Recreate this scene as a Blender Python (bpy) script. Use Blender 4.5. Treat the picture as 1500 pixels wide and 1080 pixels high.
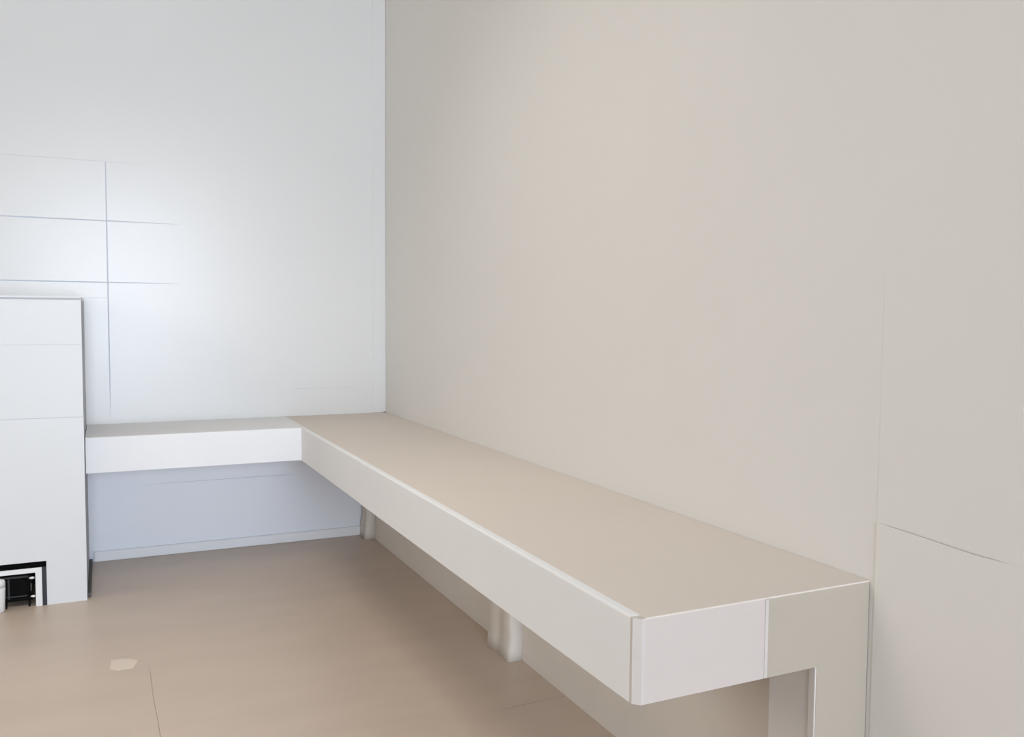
import bpy, bmesh, math, random
from mathutils import Matrix, Vector
random.seed(4)
S = bpy.context.scene
C = S.collection
for o in list(bpy.data.objects):
    bpy.data.objects.remove(o)

# ------------------------------------------------------------------ camera
cam_d = bpy.data.cameras.new('camera')
cam_d.sensor_fit = 'HORIZONTAL'
cam_d.sensor_width = 36.0
cam_d.lens = 36.0 * 1271.0 / 1500.0
cam_d.clip_start = 0.02
cam = bpy.data.objects.new('camera', cam_d)
C.objects.link(cam)
rt = Vector((0.90460, -0.42619, 0.00726))
up = Vector((0.01876, 0.05683, 0.99821))
fw = Vector((0.42584, 0.90284, -0.05940))
m = Matrix((rt, up, -fw)).transposed().to_4x4()
m.translation = (0.0, 0.0, 1.0)
cam.matrix_world = m
S.camera = cam

# ------------------------------------------------------------------ world, daylight, exposure
wd = bpy.data.worlds.new('sky')
S.world = wd
wd.use_nodes = True
bgn = wd.node_tree.nodes['Background']
sky = wd.node_tree.nodes.new('ShaderNodeTexSky')
sky.sky_type = 'HOSEK_WILKIE'
sky.turbidity = 4.0
sky.sun_direction = (0.3, 0.7, 0.65)
wd.node_tree.links.new(sky.outputs[0], bgn.inputs[0])
bgn.inputs[1].default_value = 0.3

S.view_settings.view_transform = 'Standard'
S.view_settings.look = 'None'
S.view_settings.gamma = 1.0
S.view_settings.exposure = 0.0
S.view_settings.use_curve_mapping = False


def window_light(name, loc, rot, sx, sy, power, col):
    l = bpy.data.lights.new(name, 'AREA')
    l.shape = 'RECTANGLE'
    l.size, l.size_y = sx, sy
    l.energy = power
    l.color = col
    o = bpy.data.objects.new(name, l)
    o.location = loc
    o.rotation_euler = rot
    C.objects.link(o)
    return o


# daylight entering by the window behind the camera and by an added side window
REAR = (-0.70, 1.10, 0.04, 2.45)      # x0 x1 z0 z1 of the tall window behind the camera
SIDE = (0.40, 2.90, 1.25, 2.65)       # y0 y1 z0 z1 of the window added in the left wall for fill light
window_light('daylight_rear_window', ((REAR[0] + REAR[1]) / 2, -4.66, (REAR[2] + REAR[3]) / 2),
             (math.radians(90), 0, 0), REAR[1] - REAR[0], REAR[3] - REAR[2], 330, (0.74, 0.85, 1.0))
window_light('added_side_window_light', (-3.16, (SIDE[0] + SIDE[1]) / 2, (SIDE[2] + SIDE[3]) / 2),
             (0, math.radians(-90), 0), SIDE[3] - SIDE[2], SIDE[1] - SIDE[0], 46, (1.0, 0.94, 0.84))


# ------------------------------------------------------------------ materials
def mat(name, col, rough=0.5, spec=0.5, var=0.03, scale=6.0, bump=0.0, bscale=200.0, metallic=0.0, stretch=(1, 1, 1), detail=3.0):
    mt = bpy.data.materials.new(name)
    mt.use_nodes = True
    nt = mt.node_tree
    b = nt.nodes['Principled BSDF']
    b.inputs['Roughness'].default_value = rough
    b.inputs['Specular IOR Level'].default_value = spec
    b.inputs['Metallic'].default_value = metallic
    tc = nt.nodes.new('ShaderNodeTexCoord')
    mp = nt.nodes.new('ShaderNodeMapping')
    mp.inputs['Scale'].default_value = stretch
    nt.links.new(tc.outputs['Object'], mp.inputs[0])
    n = nt.nodes.new('ShaderNodeTexNoise')
    n.inputs['Scale'].default_value = scale
    n.inputs['Detail'].default_value = detail
    nt.links.new(mp.outputs[0], n.inputs['Vector'])
    r = nt.nodes.new('ShaderNodeValToRGB')
    r.color_ramp.elements[0].position = 0.3
    r.color_ramp.elements[1].position = 0.7
    r.color_ramp.elements[0].color = (*[max(0, c * (1 - var)) for c in col], 1)
    r.color_ramp.elements[1].color = (*[min(1, c * (1 + var)) for c in col], 1)
    nt.links.new(n.outputs['Fac'], r.inputs[0])
    nt.links.new(r.outputs[0], b.inputs['Base Color'])
    if bump:
        n2 = nt.nodes.new('ShaderNodeTexNoise')
        n2.inputs['Scale'].default_value = bscale
        nt.links.new(tc.outputs['Object'], n2.inputs['Vector'])
        bp = nt.nodes.new('ShaderNodeBump')
        bp.inputs['Strength'].default_value = bump
        bp.inputs['Distance'].default_value = 0.002
        nt.links.new(n2.outputs['Fac'], bp.inputs['Height'])
        nt.links.new(bp.outputs[0], b.inputs['Normal'])
    return mt


M = {
    'wall': mat('satin_white_wall_panel', (0.77, 0.758, 0.738), 0.27, 0.42, 0.01, 1.5, 0.03, 60),
    'wall_low_lit': mat('brightened_lower_wall_panel', (0.87, 0.89, 0.94), 0.4, 0.5, 0.01, 1.5, 0.03, 60),  # wall colour made paler and bluer, painting in light lost under the shelf
    'wall_right': mat('matt_cream_plaster', (0.765, 0.738, 0.70), 0.6, 0.4, 0.012, 1.2, 0.08, 90),
    'joint': mat('grey_joint', (0.62, 0.66, 0.73), 0.8, 0.2),
    'joint_warm': mat('warm_grey_joint', (0.66, 0.63, 0.60), 0.8, 0.2),
    'ceiling': mat('ceiling_paint', (0.62, 0.61, 0.59), 0.9, 0.2),
    'bench': mat('cream_painted_bench', (0.83, 0.825, 0.82), 0.62, 0.25, 0.015, 3, 0.06, 70),
    'seat': mat('warm_beige_seat_board', (0.70, 0.625, 0.555), 0.55, 0.35, 0.015, 3, 0.06, 70),
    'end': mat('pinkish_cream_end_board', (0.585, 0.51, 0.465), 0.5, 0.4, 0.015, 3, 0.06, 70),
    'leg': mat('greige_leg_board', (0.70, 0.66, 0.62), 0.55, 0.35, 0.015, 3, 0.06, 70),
    'end_inner': mat('darker_end_board', (0.45, 0.39, 0.315), 0.55, 0.35, 0.015, 3, 0.06, 70),  # inner end board, in a darker tone than the outer one
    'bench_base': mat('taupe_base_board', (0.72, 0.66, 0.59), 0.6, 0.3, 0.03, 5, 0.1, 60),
    'bead': mat('pale_edge_bead', (0.60, 0.54, 0.50), 0.6, 0.3),
    'shelf': mat('white_shelf_paint', (0.87, 0.87, 0.875), 0.45, 0.5, 0.01, 3),
    'cabinet': mat('white_cabinet_board', (0.74, 0.75, 0.755), 0.42, 0.5, 0.012, 2),
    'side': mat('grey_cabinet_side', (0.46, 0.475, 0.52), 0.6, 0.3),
    'skirt': mat('dark_grey_skirting', (0.06, 0.065, 0.07), 0.6, 0.3),
    'side_skirt': mat('grey_green_skirting', (0.13, 0.135, 0.12), 0.7, 0.2),
    'black': mat('black_trim', (0.004, 0.004, 0.0045), 0.9, 0.05),
    'charcoal': mat('charcoal_trim', (0.055, 0.057, 0.066), 0.7, 0.15),
    'white': mat('white_frame_paint', (0.85, 0.85, 0.84), 0.4, 0.5, 0.01),
    'iron': mat('black_enamel', (0.006, 0.006, 0.006), 0.8, 0.06, 0.1, 20),
    'iron_edge': mat('worn_grey_metal', (0.05, 0.052, 0.054), 0.6, 0.2, 0.1, 20),
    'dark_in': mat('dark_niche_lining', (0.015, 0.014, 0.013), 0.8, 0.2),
    'floor': mat('beige_vinyl_floor', (0.585, 0.475, 0.385), 0.40, 0.6, 0.035, 4.0, 0.05, 120, stretch=(0.6, 2.0, 1)),
    'scrap': mat('cream_scrap', (0.72, 0.62, 0.53), 0.7, 0.3),
    'frame': mat('window_frame_white', (0.8, 0.8, 0.8), 0.4, 0.5, 0.01),
}
g = bpy.data.materials.new('window_glass')
g.use_nodes = True
nt = g.node_tree
nt.nodes.clear()
om = nt.nodes.new('ShaderNodeOutputMaterial')
mx = nt.nodes.new('ShaderNodeMixShader')
tr = nt.nodes.new('ShaderNodeBsdfTransparent')
gl = nt.nodes.new('ShaderNodeBsdfGlossy')
gl.inputs['Roughness'].default_value = 0.02
fr = nt.nodes.new('ShaderNodeFresnel')
fr.inputs['IOR'].default_value = 1.45
nt.links.new(fr.outputs[0], mx.inputs[0])
nt.links.new(tr.outputs[0], mx.inputs[1])
nt.links.new(gl.outputs[0], mx.inputs[2])
nt.links.new(mx.outputs[0], om.inputs[0])
M['glass'] = g


# ------------------------------------------------------------------ helpers
def link(name, bm, material, parent=None, smooth=False):
    bmesh.ops.recalc_face_normals(bm, faces=bm.faces)
    me = bpy.data.meshes.new(name)
    bm.to_mesh(me)
    bm.free()
    me.materials.append(M[material])
    if smooth:
        for p in me.polygons:
            p.use_smooth = True
    o = bpy.data.objects.new(name, me)
    C.objects.link(o)
    if parent:
        o.parent = parent
        o.matrix_parent_inverse = Matrix.Translation(parent.location).inverted()
    return o


def add_box(bm, x0, x1, y0, y1, z0, z1, bev=0.0, seg=2):
    vs = [bm.verts.new(p) for p in ((x0, y0, z0), (x1, y0, z0), (x1, y1, z0), (x0, y1, z0),
                                    (x0, y0, z1), (x1, y0, z1), (x1, y1, z1), (x0, y1, z1))]
    fs = [bm.faces.new([vs[i] for i in q]) for q in
          ((0, 3, 2, 1), (4, 5, 6, 7), (0, 1, 5, 4), (1, 2, 6, 5), (2, 3, 7, 6), (3, 0, 4, 7))]
    if bev:
        es = list({e for f in fs for e in f.edges})
        bmesh.ops.bevel(bm, geom=es, offset=bev, segments=seg, profile=0.5, affect='EDGES')


def box(name, material, parent, x0, x1, y0, y1, z0, z1, bev=0.0, seg=2):
    bm = bmesh.new()
    add_box(bm, x0, x1, y0, y1, z0, z1, bev, seg)
    return link(name, bm, material, parent)


def prism(name, material, parent, pts, axis, a, b, bev_edges=None, bev=0.0, seg=3):
    """polygon pts in the plane across `axis`, extruded from a to b along it"""
    def P(u, v, w):
        return {'x': (w, u, v), 'y': (u, w, v), 'z': (u, v, w)}[axis]
    bm = bmesh.new()
    A = [bm.verts.new(P(u, v, a)) for u, v in pts]
    B = [bm.verts.new(P(u, v, b)) for u, v in pts]
    n = len(pts)
    bm.faces.new(A)
    bm.faces.new(B[::-1])
    for i in range(n):
        bm.faces.new((A[i], A[(i + 1) % n], B[(i + 1) % n], B[i]))
    if bev:
        bm.edges.ensure_lookup_table()
        es = [e for e in bm.edges if bev_edges is None or bev_edges(e)]
        bmesh.ops.recalc_face_normals(bm, faces=bm.faces)
        bmesh.ops.bevel(bm, geom=es, offset=bev, segments=seg, profile=0.5, affect='EDGES')
    return link(name, bm, material, parent)


def lathe(name, material, parent, prof, loc, n=32):
    bm = bmesh.new()
    rings = []
    for r, z in prof:
        rings.append([bm.verts.new((loc[0] + r * math.cos(2 * math.pi * k / n), loc[1] + r * math.sin(2 * math.pi * k / n), loc[2] + z))
                      for k in range(n)])
    for a, b in zip(rings, rings[1:]):
        for k in range(n):
            bm.faces.new((a[k], a[(k + 1) % n], b[(k + 1) % n], b[k]))
    bm.faces.new(rings[0][::-1])
    bm.faces.new(rings[-1])
    return link(name, bm, material, parent, smooth=True)


def thing(name, loc, label, cat):
    o = bpy.data.objects.new(name, None)
    o.location = loc
    o.empty_display_size = 0.1
    C.objects.link(o)
    o['label'] = label
    o['category'] = cat
    return o


def structure(o, label=None):
    o['kind'] = 'structure'
    if label:
        o['label'] = label
    return o


# ------------------------------------------------------------------ room shell
XL, XR, YB, YR, ZC = -3.0, 1.17, 3.84, -4.5, 2.80
T = 0.12

# floor: screed below, three vinyl sheets with open, tapering seams
fl = structure(box('floor', 'floor', None, XL - T, XR + T, YR - T, YB + T, -0.12, -0.003),
               'beige vinyl floor with fine open seams')
sx = [(0.1075, YR), (0.1060, 2.00), (0.1055, 2.16), (0.1040, 2.30), (0.1010, 2.40), (0.1022, 2.50), (0.1020, 2.62)]
sw = [0.0008, 0.0008, 0.0008, 0.0005, 0.0003, 0.0010, 0.0]
left = [(x - w, y) for (x, y), w in zip(sx, sw)] + [(0.102, YB), (XL, YB), (XL, YR)]
prism('vinyl_sheet', 'floor', fl, left, 'z', -0.003, 0.0)
# seam across, right sheet, open only between x = .88 and 1.09
ys = 1.960
cr = [(0.102, ys), (0.86, ys), (0.93, ys), (1.00, ys + 0.003), (XR, ys + 0.004)]
cw = [0.0, 0.0, 0.0016, 0.0014, 0.0014]
below = [(x + w, y) for (x, y), w in zip(sx, sw) if y < ys]
near = below + [(0.1060 + 0.0008, ys)] + [(x, y - w) for (x, y), w in zip(cr, cw)][1:] + [(XR, YR)]
prism('vinyl_sheet', 'floor', fl, near, 'z', -0.003, 0.0)
above = [(x + w, y) for (x, y), w in zip(sx, sw) if y > ys]
far = [(0.1060 + 0.0008, ys)] + above + [(0.102, YB), (XR, YB)] + [(x, y + w) for (x, y), w in zip(cr, cw)][:0:-1]
prism('vinyl_sheet', 'floor', fl, far, 'z', -0.003, 0.0)

structure(box('ceiling', 'ceiling', None, XL - T, XR + T, YR - T, YB + T, ZC, ZC + 0.1), 'plain white ceiling')

# back wall: backing in joint grey, panels in front of it with joints that taper out
PD = 0.0016
wb = structure(box('wall_back', 'joint', None, XL - T, XR + T, YB + PD, YB + T, -0.003, ZC),
               'white panelled back wall with fine grey joints')
VX = 0.022
J = 0.0024                                   # half width of an open joint


def wall_panel(pts, material='wall'):
    return prism('wall_panel', material, wb, pts, 'y', YB, YB + PD)


# (z, half width at left wall, at the vertical joint, x where it has closed)
r1, r2, r3 = 1.126, 1.370, 1.603
r0 = 1.063
wall_panel([(XL, r1 - J), (VX - J, r1 - J), (VX - J, r0 + .0004), (XL, r0 + .0004)])
wall_panel([(XL, r0 - .0004), (VX - J, r0 - .0004), (VX - J, 0.74), (VX - J * .4, 0.66), (VX, 0.585), (VX, 0.44), (XL, 0.44)])
wall_panel([(XL, r1 + J), (VX - J, r1 + J), (VX - J, r2 - J), (XL, r2 - J)])
wall_panel([(XL, r2 + J), (VX - J, r2 + J), (VX - J * .6, r3 - .0005), (XL, r3 - .0007)])
wall_panel([(XL, r3 + .0007), (VX, r3 + .0004), (0.22, r3), (XR, r3), (XR, ZC), (XL, ZC)])
wall_panel([(VX + J * .6, r3 - .0004), (VX + J, r2 + J), (0.20, r2 + .0010), (0.31, r2), (XR, r2), (XR, r3), (0.22, r3)])
wall_panel([(VX + J, r2 - J), (VX + J, r1 + J), (0.18, r1 + .0011), (0.30, r1), (XR, r1), (XR, r2), (0.31, r2), (0.20, r2 - .0010)])
wall_panel([(VX + J, r1 - J), (0.18, r1 - .0011), (0.30, r1), (XR, r1), (XR, 0.678), (1.03, 0.678), (0.99, 0.6787), (0.78, 0.6788),
            (0.74, 0.678), (0.72, 0.62), (VX + J * .3, 0.62), (VX + J * .4, 0.66), (VX + J, 0.74)])
wall_panel([(0.72, 0.62), (0.74, 0.678), (0.78, 0.6773), (0.99, 0.6774), (1.03, 0.678), (XR, 0.678), (XR, 0.62)])
wall_panel([(VX, 0.585), (VX + J * .3, 0.62), (XR, 0.62), (XR, 0.44), (VX, 0.44)])
wall_panel([(XL, 0.44), (XR, 0.44), (XR, 0.30), (0.76, 0.30), (0.70, 0.3012), (0.45, 0.3012), (0.20, 0.3005), (0.12, 0.30), (XL, 0.30)], 'wall_low_lit')
wall_panel([(XL, 0.30), (0.12, 0.30), (0.20, 0.2995), (0.45, 0.2988), (0.70, 0.2988), (0.76, 0.30), (XR, 0.30), (XR, 0.0), (XL, 0.0)], 'wall_low_lit')

# right wall: two sheets meeting in line with the bench end, the near one with a short seam
wr = structure(box('wall_right', 'joint_warm', None, XR + PD, XR + T, YR - T, YB + T, -0.003, ZC),
               'plain warm white right wall behind the bench')
YV = 1.040
prism('wall_panel', 'wall_right', wr, [(YV + .0003, 0), (YB, 0), (YB, ZC), (YV, ZC), (YV, 1.15), (YV + .0003, 1.0)], 'x', XR, XR + PD)
prism('wall_panel', 'wall_right', wr, [(YR, 0.655), (0.80, 0.6515), (0.86, 0.6525), (0.98, 0.6585), (YV, 0.6600), (YV, ZC), (YR, ZC)], 'x', XR, XR + PD)
prism('wall_panel', 'wall_right', wr, [(YR, 0), (YV - .0003, 0), (YV - .0003, 0.6600), (0.98, 0.6572), (0.86, 0.6505), (0.80, 0.6515), (YR, 0.655)], 'x', XR - 0.001, XR + PD)

# left wall with the added side window, rear wall with the rear window (both outside the picture)


def holed_wall(name, axis, lo, hi, hole, a, b, label):
    u0, u1, z0, z1 = hole
    bm = bmesh.new()
    for (p, q, r, s) in ((lo, u0, -0.003, ZC), (u1, hi, -0.003, ZC), (u0, u1, -0.003, z0), (u0, u1, z1, ZC)):
        if axis == 'y':
            add_box(bm, p, q, a, b, r, s)
        else:
            add_box(bm, a, b, p, q, r, s)
    return structure(link(name, bm, 'wall_right'), label)


holed_wall('wall_rear', 'y', XL - T, XR + T, REAR, YR - T, YR, 'rear wall with a window')
holed_wall('wall_left', 'x', YR - T, YB + T, SIDE, XL - T, XL, 'left wall with an added window')


def window(name, axis, hole, a, b, label):
    u0, u1, z0, z1 = hole
    bm = bmesh.new()
    t = 0.05
    um = (u0 + u1) / 2
    for (p, q, r, s) in ((u0, u0 + t, z0, z1), (u1 - t, u1, z0, z1), (u0, u1, z0, z0 + t), (u0, u1, z1 - t, z1), (um - t / 2, um + t / 2, z0, z1)):
        (add_box(bm, p, q, a, b, r, s) if axis == 'y' else add_box(bm, a, b, p, q, r, s))
    w = structure(link(name, bm, 'frame'), label)
    c = (a + b) / 2
    for p, q in ((u0 + t, um - t / 2), (um + t / 2, u1 - t)):
        if axis == 'y':
            box('pane', 'glass', w, p, q, c - .003, c + .003, z0 + t, z1 - t)
        else:
            box('pane', 'glass', w, c - .003, c + .003, p, q, z0 + t, z1 - t)


window('window_1', 'y', REAR, YR - 0.10, YR - 0.05, 'white framed window in the rear wall')
window('added_window_2', 'x', SIDE, XL - 0.10, XL - 0.05, 'white framed window added in the left wall')

# corner trim and baseboard on the back wall
structure(box('trim_1', 'wall', None, 1.112, XR - .0005, YB - 0.003, YB + 0.001, 0.5585, ZC, 0.001), 'thin white corner strip on the back wall')
bb = bmesh.new()
add_box(bb, -0.05, 1.086, YB - 0.012, YB, 0.0, 0.042, 0.004, 2)
structure(link('baseboard_back', bb, 'shelf'), 'low white baseboard under the wall shelf')

# ------------------------------------------------------------------ bench along the right wall
X0, Y0, ZT, ZB = 0.70, 1.05, 0.558, 0.427
SK = 0.016
bench = thing('built_in_bench', ((X0 + XR) / 2, (Y0 + YB) / 2, 0.0),
              'long cream built-in bench with thick edge along the right wall', 'bench')
YJ = 2.573
E = XR - 0.0012
LIP = 0.0024
prism('top_board', 'seat', bench, [(Y0, ZT - LIP), (Y0 + SK, ZT - LIP), (Y0 + SK, ZB + .004), (YB - .0005, ZB + .004), (YB - .0005, ZT), (Y0, ZT)],
      'x', X0 + SK, E, lambda e: all(abs(v.co.z - ZT) < 1e-5 and abs(v.co.y - Y0) < 1e-5 for v in e.verts), 0.0015, 2)
# front edge boards, rounded on their upper outer edge


def top_outer(xo=None, yo=None):
    def f(e):
        a, b = e.verts
        if abs(a.co.z - ZT) > 1e-5 or abs(b.co.z - ZT) > 1e-5:
            return False
        if xo is not None:
            return abs(a.co.x - xo) < 1e-5 and abs(b.co.x - xo) < 1e-5
        return abs(a.co.y - yo) < 1e-5 and abs(b.co.y - yo) < 1e-5
    return f


rect = [(Y0 + SK, ZB), (YJ - .0008, ZB), (YJ - .0008, ZT), (Y0 + SK, ZT)]
prism('edge_board', 'bench', bench, rect, 'x', X0, X0 + SK, top_outer(xo=X0), 0.004, 4)
rect = [(YJ + .0008, ZB), (YB - .0005, ZB), (YB - .0005, ZT), (YJ + .0008, ZT)]
prism('edge_board', 'bench', bench, rect, 'x', X0 + .002, X0 + SK, top_outer(xo=X0 + .002), 0.005, 4)
# end boards, the inner one carried down to the floor as the leg's face
XJ = 0.946
LX = 1.055
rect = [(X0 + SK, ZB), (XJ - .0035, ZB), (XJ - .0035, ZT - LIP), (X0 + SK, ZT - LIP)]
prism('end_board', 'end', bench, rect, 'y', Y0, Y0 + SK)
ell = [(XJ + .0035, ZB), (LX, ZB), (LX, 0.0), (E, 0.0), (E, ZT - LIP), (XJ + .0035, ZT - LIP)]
prism('end_board', 'end_inner', bench, ell, 'y', Y0, Y0 + SK)
box('joint_strip', 'bead', bench, XJ - .0033, XJ + .0033, Y0 - .0012, Y0 + SK, ZB, ZT - LIP - .0002, 0.001)
# chamfered corner piece
ch = 0.010
prism('corner_piece', 'bead', bench, [(X0 + SK, Y0), (X0 + ch, Y0), (X0, Y0 + ch), (X0, Y0 + SK), (X0 + SK, Y0 + SK)], 'z', ZB, ZT - .0008)
# closed base, set back under the seat
PX = 1.090
box('base_board', 'bench_base', bench, PX, E, 1.150, YB - .0005, 0.0, ZB + .003)
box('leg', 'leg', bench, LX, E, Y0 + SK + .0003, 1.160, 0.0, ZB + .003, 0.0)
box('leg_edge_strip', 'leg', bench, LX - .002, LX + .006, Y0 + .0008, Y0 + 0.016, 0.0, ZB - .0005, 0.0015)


# plaster ribs on the base board: soft, slightly irregular blocks
def rib(y0, y1, x0, seed, foot):
    rnd = random.Random(seed)
    bm = bmesh.new()
    nz, prof = 12, None
    rings = []
    for k in range(nz + 1):
        z = k / nz * (ZB + .002)
        t = k / nz
        dx = rnd.uniform(-.003, .003) - foot * max(0, 1 - t * 4) ** 1.5 * 0.3
        dy = rnd.uniform(-.003, .003)
        w0, w1 = y0 + dy, y1 + dy * .5 + foot * .25 * max(0, 1 - t * 3)
        xa = x0 + dx + 0.012 * max(0, t - .6)
        r = 0.012
        ring = [(PX + .004, w0), (xa + r, w0), (xa + r * .3, w0 + r * .3), (xa, w0 + r),
                (xa + .002, w0 + (w1 - w0) * .38), (xa + .009, w0 + (w1 - w0) * .5), (xa + .003, w0 + (w1 - w0) * .64),
                (xa, w1 - r), (xa + r * .3, w1 - r * .3), (xa + r, w1), (PX + .004, w1)]
        rings.append([bm.verts.new((x, y, z)) for x, y in ring])
    n = len(rings[0])
    for a, b in zip(rings, rings[1:]):
        for i in range(n):
            bm.faces.new((a[i], a[(i + 1) % n], b[(i + 1) % n], b[i]))
    bm.faces.new(rings[0])
    bm.faces.new(rings[-1][::-1])
    o = link('support_rib', bm, 'bench_base', bench, smooth=True)
    return o


rib(2.225, 2.385, 1.052, 3, 0.02)
rib(3.735, 3.826, 1.050, 8, 0.02)

# ------------------------------------------------------------------ shelf on the back wall
YS = 3.430
CX = -0.066
shelf = thing('wall_shelf', ((CX + X0) / 2, YB, 0.43), 'narrow white wall shelf between the white cabinet and the bench', 'shelf')
box('top_board', 'bench', shelf, CX + .002, X0 + .0015, YS + 0.016, YB - .0005, ZB + 0.006, ZT - .0005)
prism('edge_board', 'shelf', shelf, [(CX + .002, ZB + .002), (X0 + .0015, ZB + .002), (X0 + .0015, ZT - .0005), (CX + .002, ZT - .0005)], 'y', YS, YS + 0.016,
      lambda e: all(abs(v.co.z - ZT + .0005) < 1e-5 and abs(v.co.y - YS) < 1e-5 for v in e.verts), 0.004)
# small dark open gap where bench and both walls meet
box('corner_gap', 'skirt', bench, 1.158, 1.1678, YB - .0115, YB - .0035, ZT - .002, ZT + .003, 0.001)

# ------------------------------------------------------------------ white cabinet with a floor-level opening
YC, CL, CH = 3.327, -0.720, 1.053
cab = thing('box_cabinet', ((CX + CL) / 2, (YC + YB) / 2, 0.0), 'tall white box cabinet with black-trimmed opening at floor level', 'cabinet')
OX1, OX0, OZ = -0.223, -0.563, 0.117          # clear opening
FT = 0.018
# carcass
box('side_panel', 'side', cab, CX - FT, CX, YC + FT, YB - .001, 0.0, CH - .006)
box('side_panel', 'cabinet', cab, CL, CL + FT, YC + FT, YB - .001, 0.0, CH - .006)
box('top_panel', 'cabinet', cab, CL, CX, YC + .004, YB - .001, CH - .006, CH + .006)
box('top_strip', 'side', cab, CL, CX, YC + .0025, YC + .012, CH - .0055, CH + .0005)
gx0, gx1, gz = OX0 - 0.033, OX1 + 0.033, 0.154  # outer edge of the black trim
def cabinet_front(z0, z1):
    pts = [(CL, z0), (CX, z0), (CX, z1), (CL, z1)]
    if z0 == 0.0:
        pts = [(CL, 0), (gx0, 0), (gx0, gz), (gx1, gz), (gx1, 0), (CX, 0), (CX, z1), (CL, z1)]
    return pts


prism('front_board', 'cabinet', cab, cabinet_front(0.0, CH - .0065), 'y', YC + .0025, YC + FT)
prism('front_panel', 'cabinet', cab, cabinet_front(0.0, 0.6443), 'y', YC, YC + .0024)
prism('front_panel', 'cabinet', cab, cabinet_front(0.6457, 0.8947), 'y', YC, YC + .0024)
prism('front_panel', 'cabinet', cab, cabinet_front(0.8953, CH - .006), 'y', YC, YC + .0024)
bt, wt = 0.013, 0.020


def portal(name, material, x0, x1, z1, tx, tz, y0, y1):
    pts = [(x0, 0), (x0 + tx, 0), (x0 + tx, z1 - tz), (x1 - tx, z1 - tz), (x1 - tx, 0), (x1, 0), (x1, z1), (x0, z1)]
    return prism(name, material, cab, pts, 'y', y0, y1, None, 0.0008, 1)


box('trim_head', 'black', cab, gx0 + .0005, gx1 - .0005, YC - .001, YC + 0.05, gz - .0195, gz - .0005, 0.0006, 1)['label'] = 'black head strip of the opening trim'
for tx in (gx0 + .0005, gx1 - .0005 - bt):
    box('trim_jamb', 'charcoal', cab, tx, tx + bt, YC - .001, YC + 0.05, 0.0, gz - .0197, 0.0006, 1)['label'] = 'charcoal upright of the opening trim'
portal('opening_frame', 'white', gx0 + bt + .0008, gx1 - bt - .0008, gz - 0.0203, wt, 0.0165, YC - .003, YC + 0.03)['label'] = 'white inner frame of the opening'
# dark niche behind
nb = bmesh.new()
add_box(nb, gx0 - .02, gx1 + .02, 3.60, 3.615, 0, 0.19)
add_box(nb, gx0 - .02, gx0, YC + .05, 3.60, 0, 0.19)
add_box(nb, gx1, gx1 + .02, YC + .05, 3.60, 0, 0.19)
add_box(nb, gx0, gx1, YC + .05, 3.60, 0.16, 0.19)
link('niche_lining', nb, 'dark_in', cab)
box('side_skirting', 'side_skirt', cab, CX, CX + .012, YC + .03, YB - .013, 0.0, 0.016, 0.002)

# ------------------------------------------------------------------ small black stove in the opening
sv = thing('black_stove', (-0.285, 3.38, 0.0), 'small black metal stove with white knobs inside the cabinet opening', 'stove')
bx0, bx1, by0, by1 = -0.330, -0.2425, 3.345, 3.44
box('body', 'iron', sv, bx0, bx1, by0, by1, 0.018, 0.110, 0.003)
dr = box('door', 'iron', sv, -0.318, -0.251, by0 - .004, by0 + .001, 0.042, 0.096, 0.002)
box('top_rail', 'iron_edge', sv, -0.318, -0.246, by0 - .006, by0 + .001, 0.0995, 0.106, 0.001)
box('lower_rail', 'iron_edge', sv, -0.318, -0.250, by0 - .006, by0 + .001, 0.0345, 0.0385, 0.001)
box('side_rail', 'iron_edge', sv, -0.3075, -0.3015, by0 - .0075, by0 - .003, 0.030, 0.100, 0.001)
box('side_rail', 'iron_edge', sv, -0.2405, -0.2355, by0 - .006, by0 + .004, 0.052, 0.078, 0.001)
box('bracket', 'iron', sv, -0.2430, -0.2345, by0 + .002, by0 + .012, 0.018, 0.104, 0.001)


def knob(x, z, r):
    bm = bmesh.new()
    bmesh.ops.create_uvsphere(bm, u_segments=16, v_segments=10, radius=1.0)
    for v in bm.verts:
        k = 1.0 - 0.35 * v.co.x * -1 if v.co.x < 0 else 1.0
        v.co = Vector((x + v.co.x * r * 1.5, by0 - .012 + v.co.y * r * .8, z + v.co.z * r * (0.55 + 0.45 * (v.co.x + 1) / 2)))
    link('knob', bm, 'white', sv, smooth=True)


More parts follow.
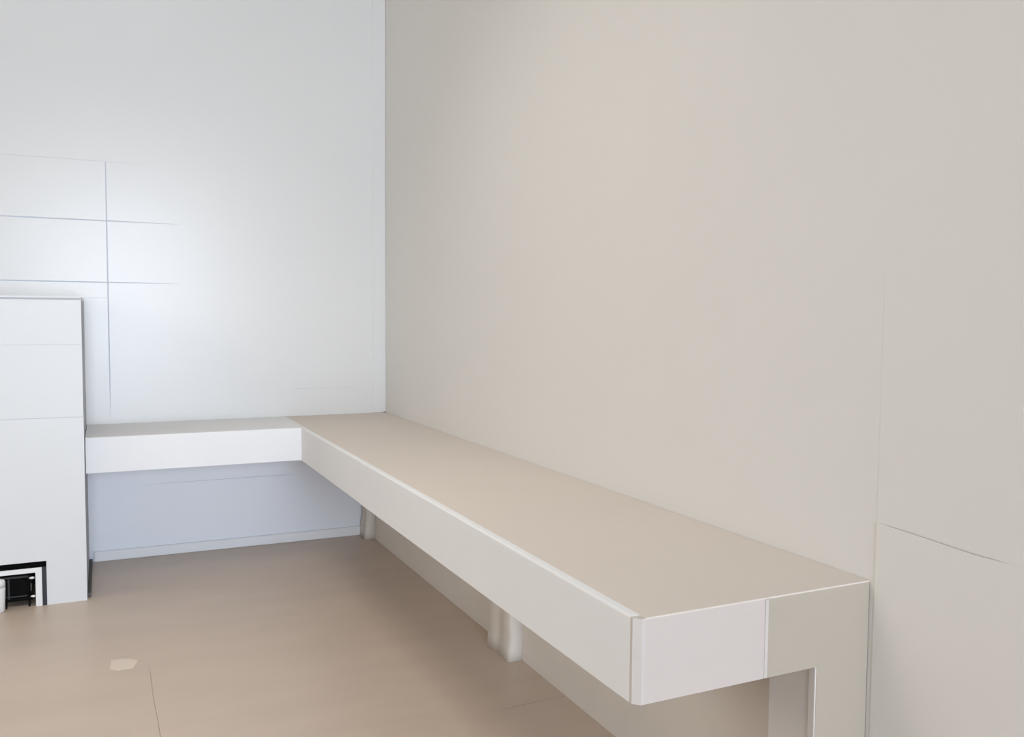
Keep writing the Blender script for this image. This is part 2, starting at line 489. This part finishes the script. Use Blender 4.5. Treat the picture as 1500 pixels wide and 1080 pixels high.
knob(-0.2355, 0.0985, 0.0058)
knob(-0.2330, 0.0345, 0.0050)
for fx in (-0.312, -0.2435):
    bm = bmesh.new()
    bmesh.ops.create_cone(bm, cap_ends=True, segments=12, radius1=0.0022, radius2=0.0048, depth=0.036,
                          matrix=Matrix.Translation((fx, by0 - .010, 0.018)))
    link('foot', bm, 'iron', sv, smooth=False)

# white canister in front of the stove, cut by the picture's left edge
cn = thing('white_canister', (-0.334, 3.31, 0.0), 'white round canister with a grey band beside the black stove', 'canister')
cc = (-0.3340, 3.312, 0.0)
lathe('body', 'white', cn, [(0.0, 0), (0.017, 0), (0.0195, .003), (0.0205, .03), (0.0225, .075), (0.0225, .083)], cc)
lathe('band', 'joint', cn, [(0.0, .0832), (0.0218, .0832), (0.0218, .0868), (0.0, .0868)], cc)
lathe('lid', 'white', cn, [(0.0, .087), (0.0225, .087), (0.0225, .100), (0.019, .108), (0.0, .110)], cc)

# ------------------------------------------------------------------ unseen ceiling light, added to deepen the shade under the bench
lp = thing('added_ceiling_light', (-0.1, 2.0, ZC), 'added unseen square ceiling light panel with white frame', 'added lamp')
fb = bmesh.new()
for a in ((-0.59, -0.56, 1.51, 2.49), (0.36, 0.39, 1.51, 2.49), (-0.56, 0.36, 1.51, 1.54), (-0.56, 0.36, 2.46, 2.49)):
    add_box(fb, a[0], a[1], a[2], a[3], ZC - 0.03, ZC)
link('frame', fb, 'white', lp)
box('added_light_diffuser', 'white', lp, -0.56, 0.36, 1.54, 2.46, ZC - 0.022, ZC - 0.012)
pl = window_light('added_panel_light', (0, 0, -0.0235), (0, 0, 0), 0.9, 0.9, 10, (1.0, 0.95, 0.88))
pl.data.spread = math.radians(120)
pl.parent = lp

# ------------------------------------------------------------------ scrap on the floor
pts = [(0.0004, 2.644), (0.0044, 2.7089), (0.026, 2.7102), (0.0529, 2.6981), (0.0741, 2.6803), (0.0696, 2.6525), (0.0598, 2.6251), (0.0369, 2.625), (0.0193, 2.6225)]
sc = prism('paint_flake', 'scrap', None, pts, 'z', 0.0001, 0.0012)
sc['label'] = 'pale cream flake lying flat on the beige floor'
sc['category'] = 'flake'
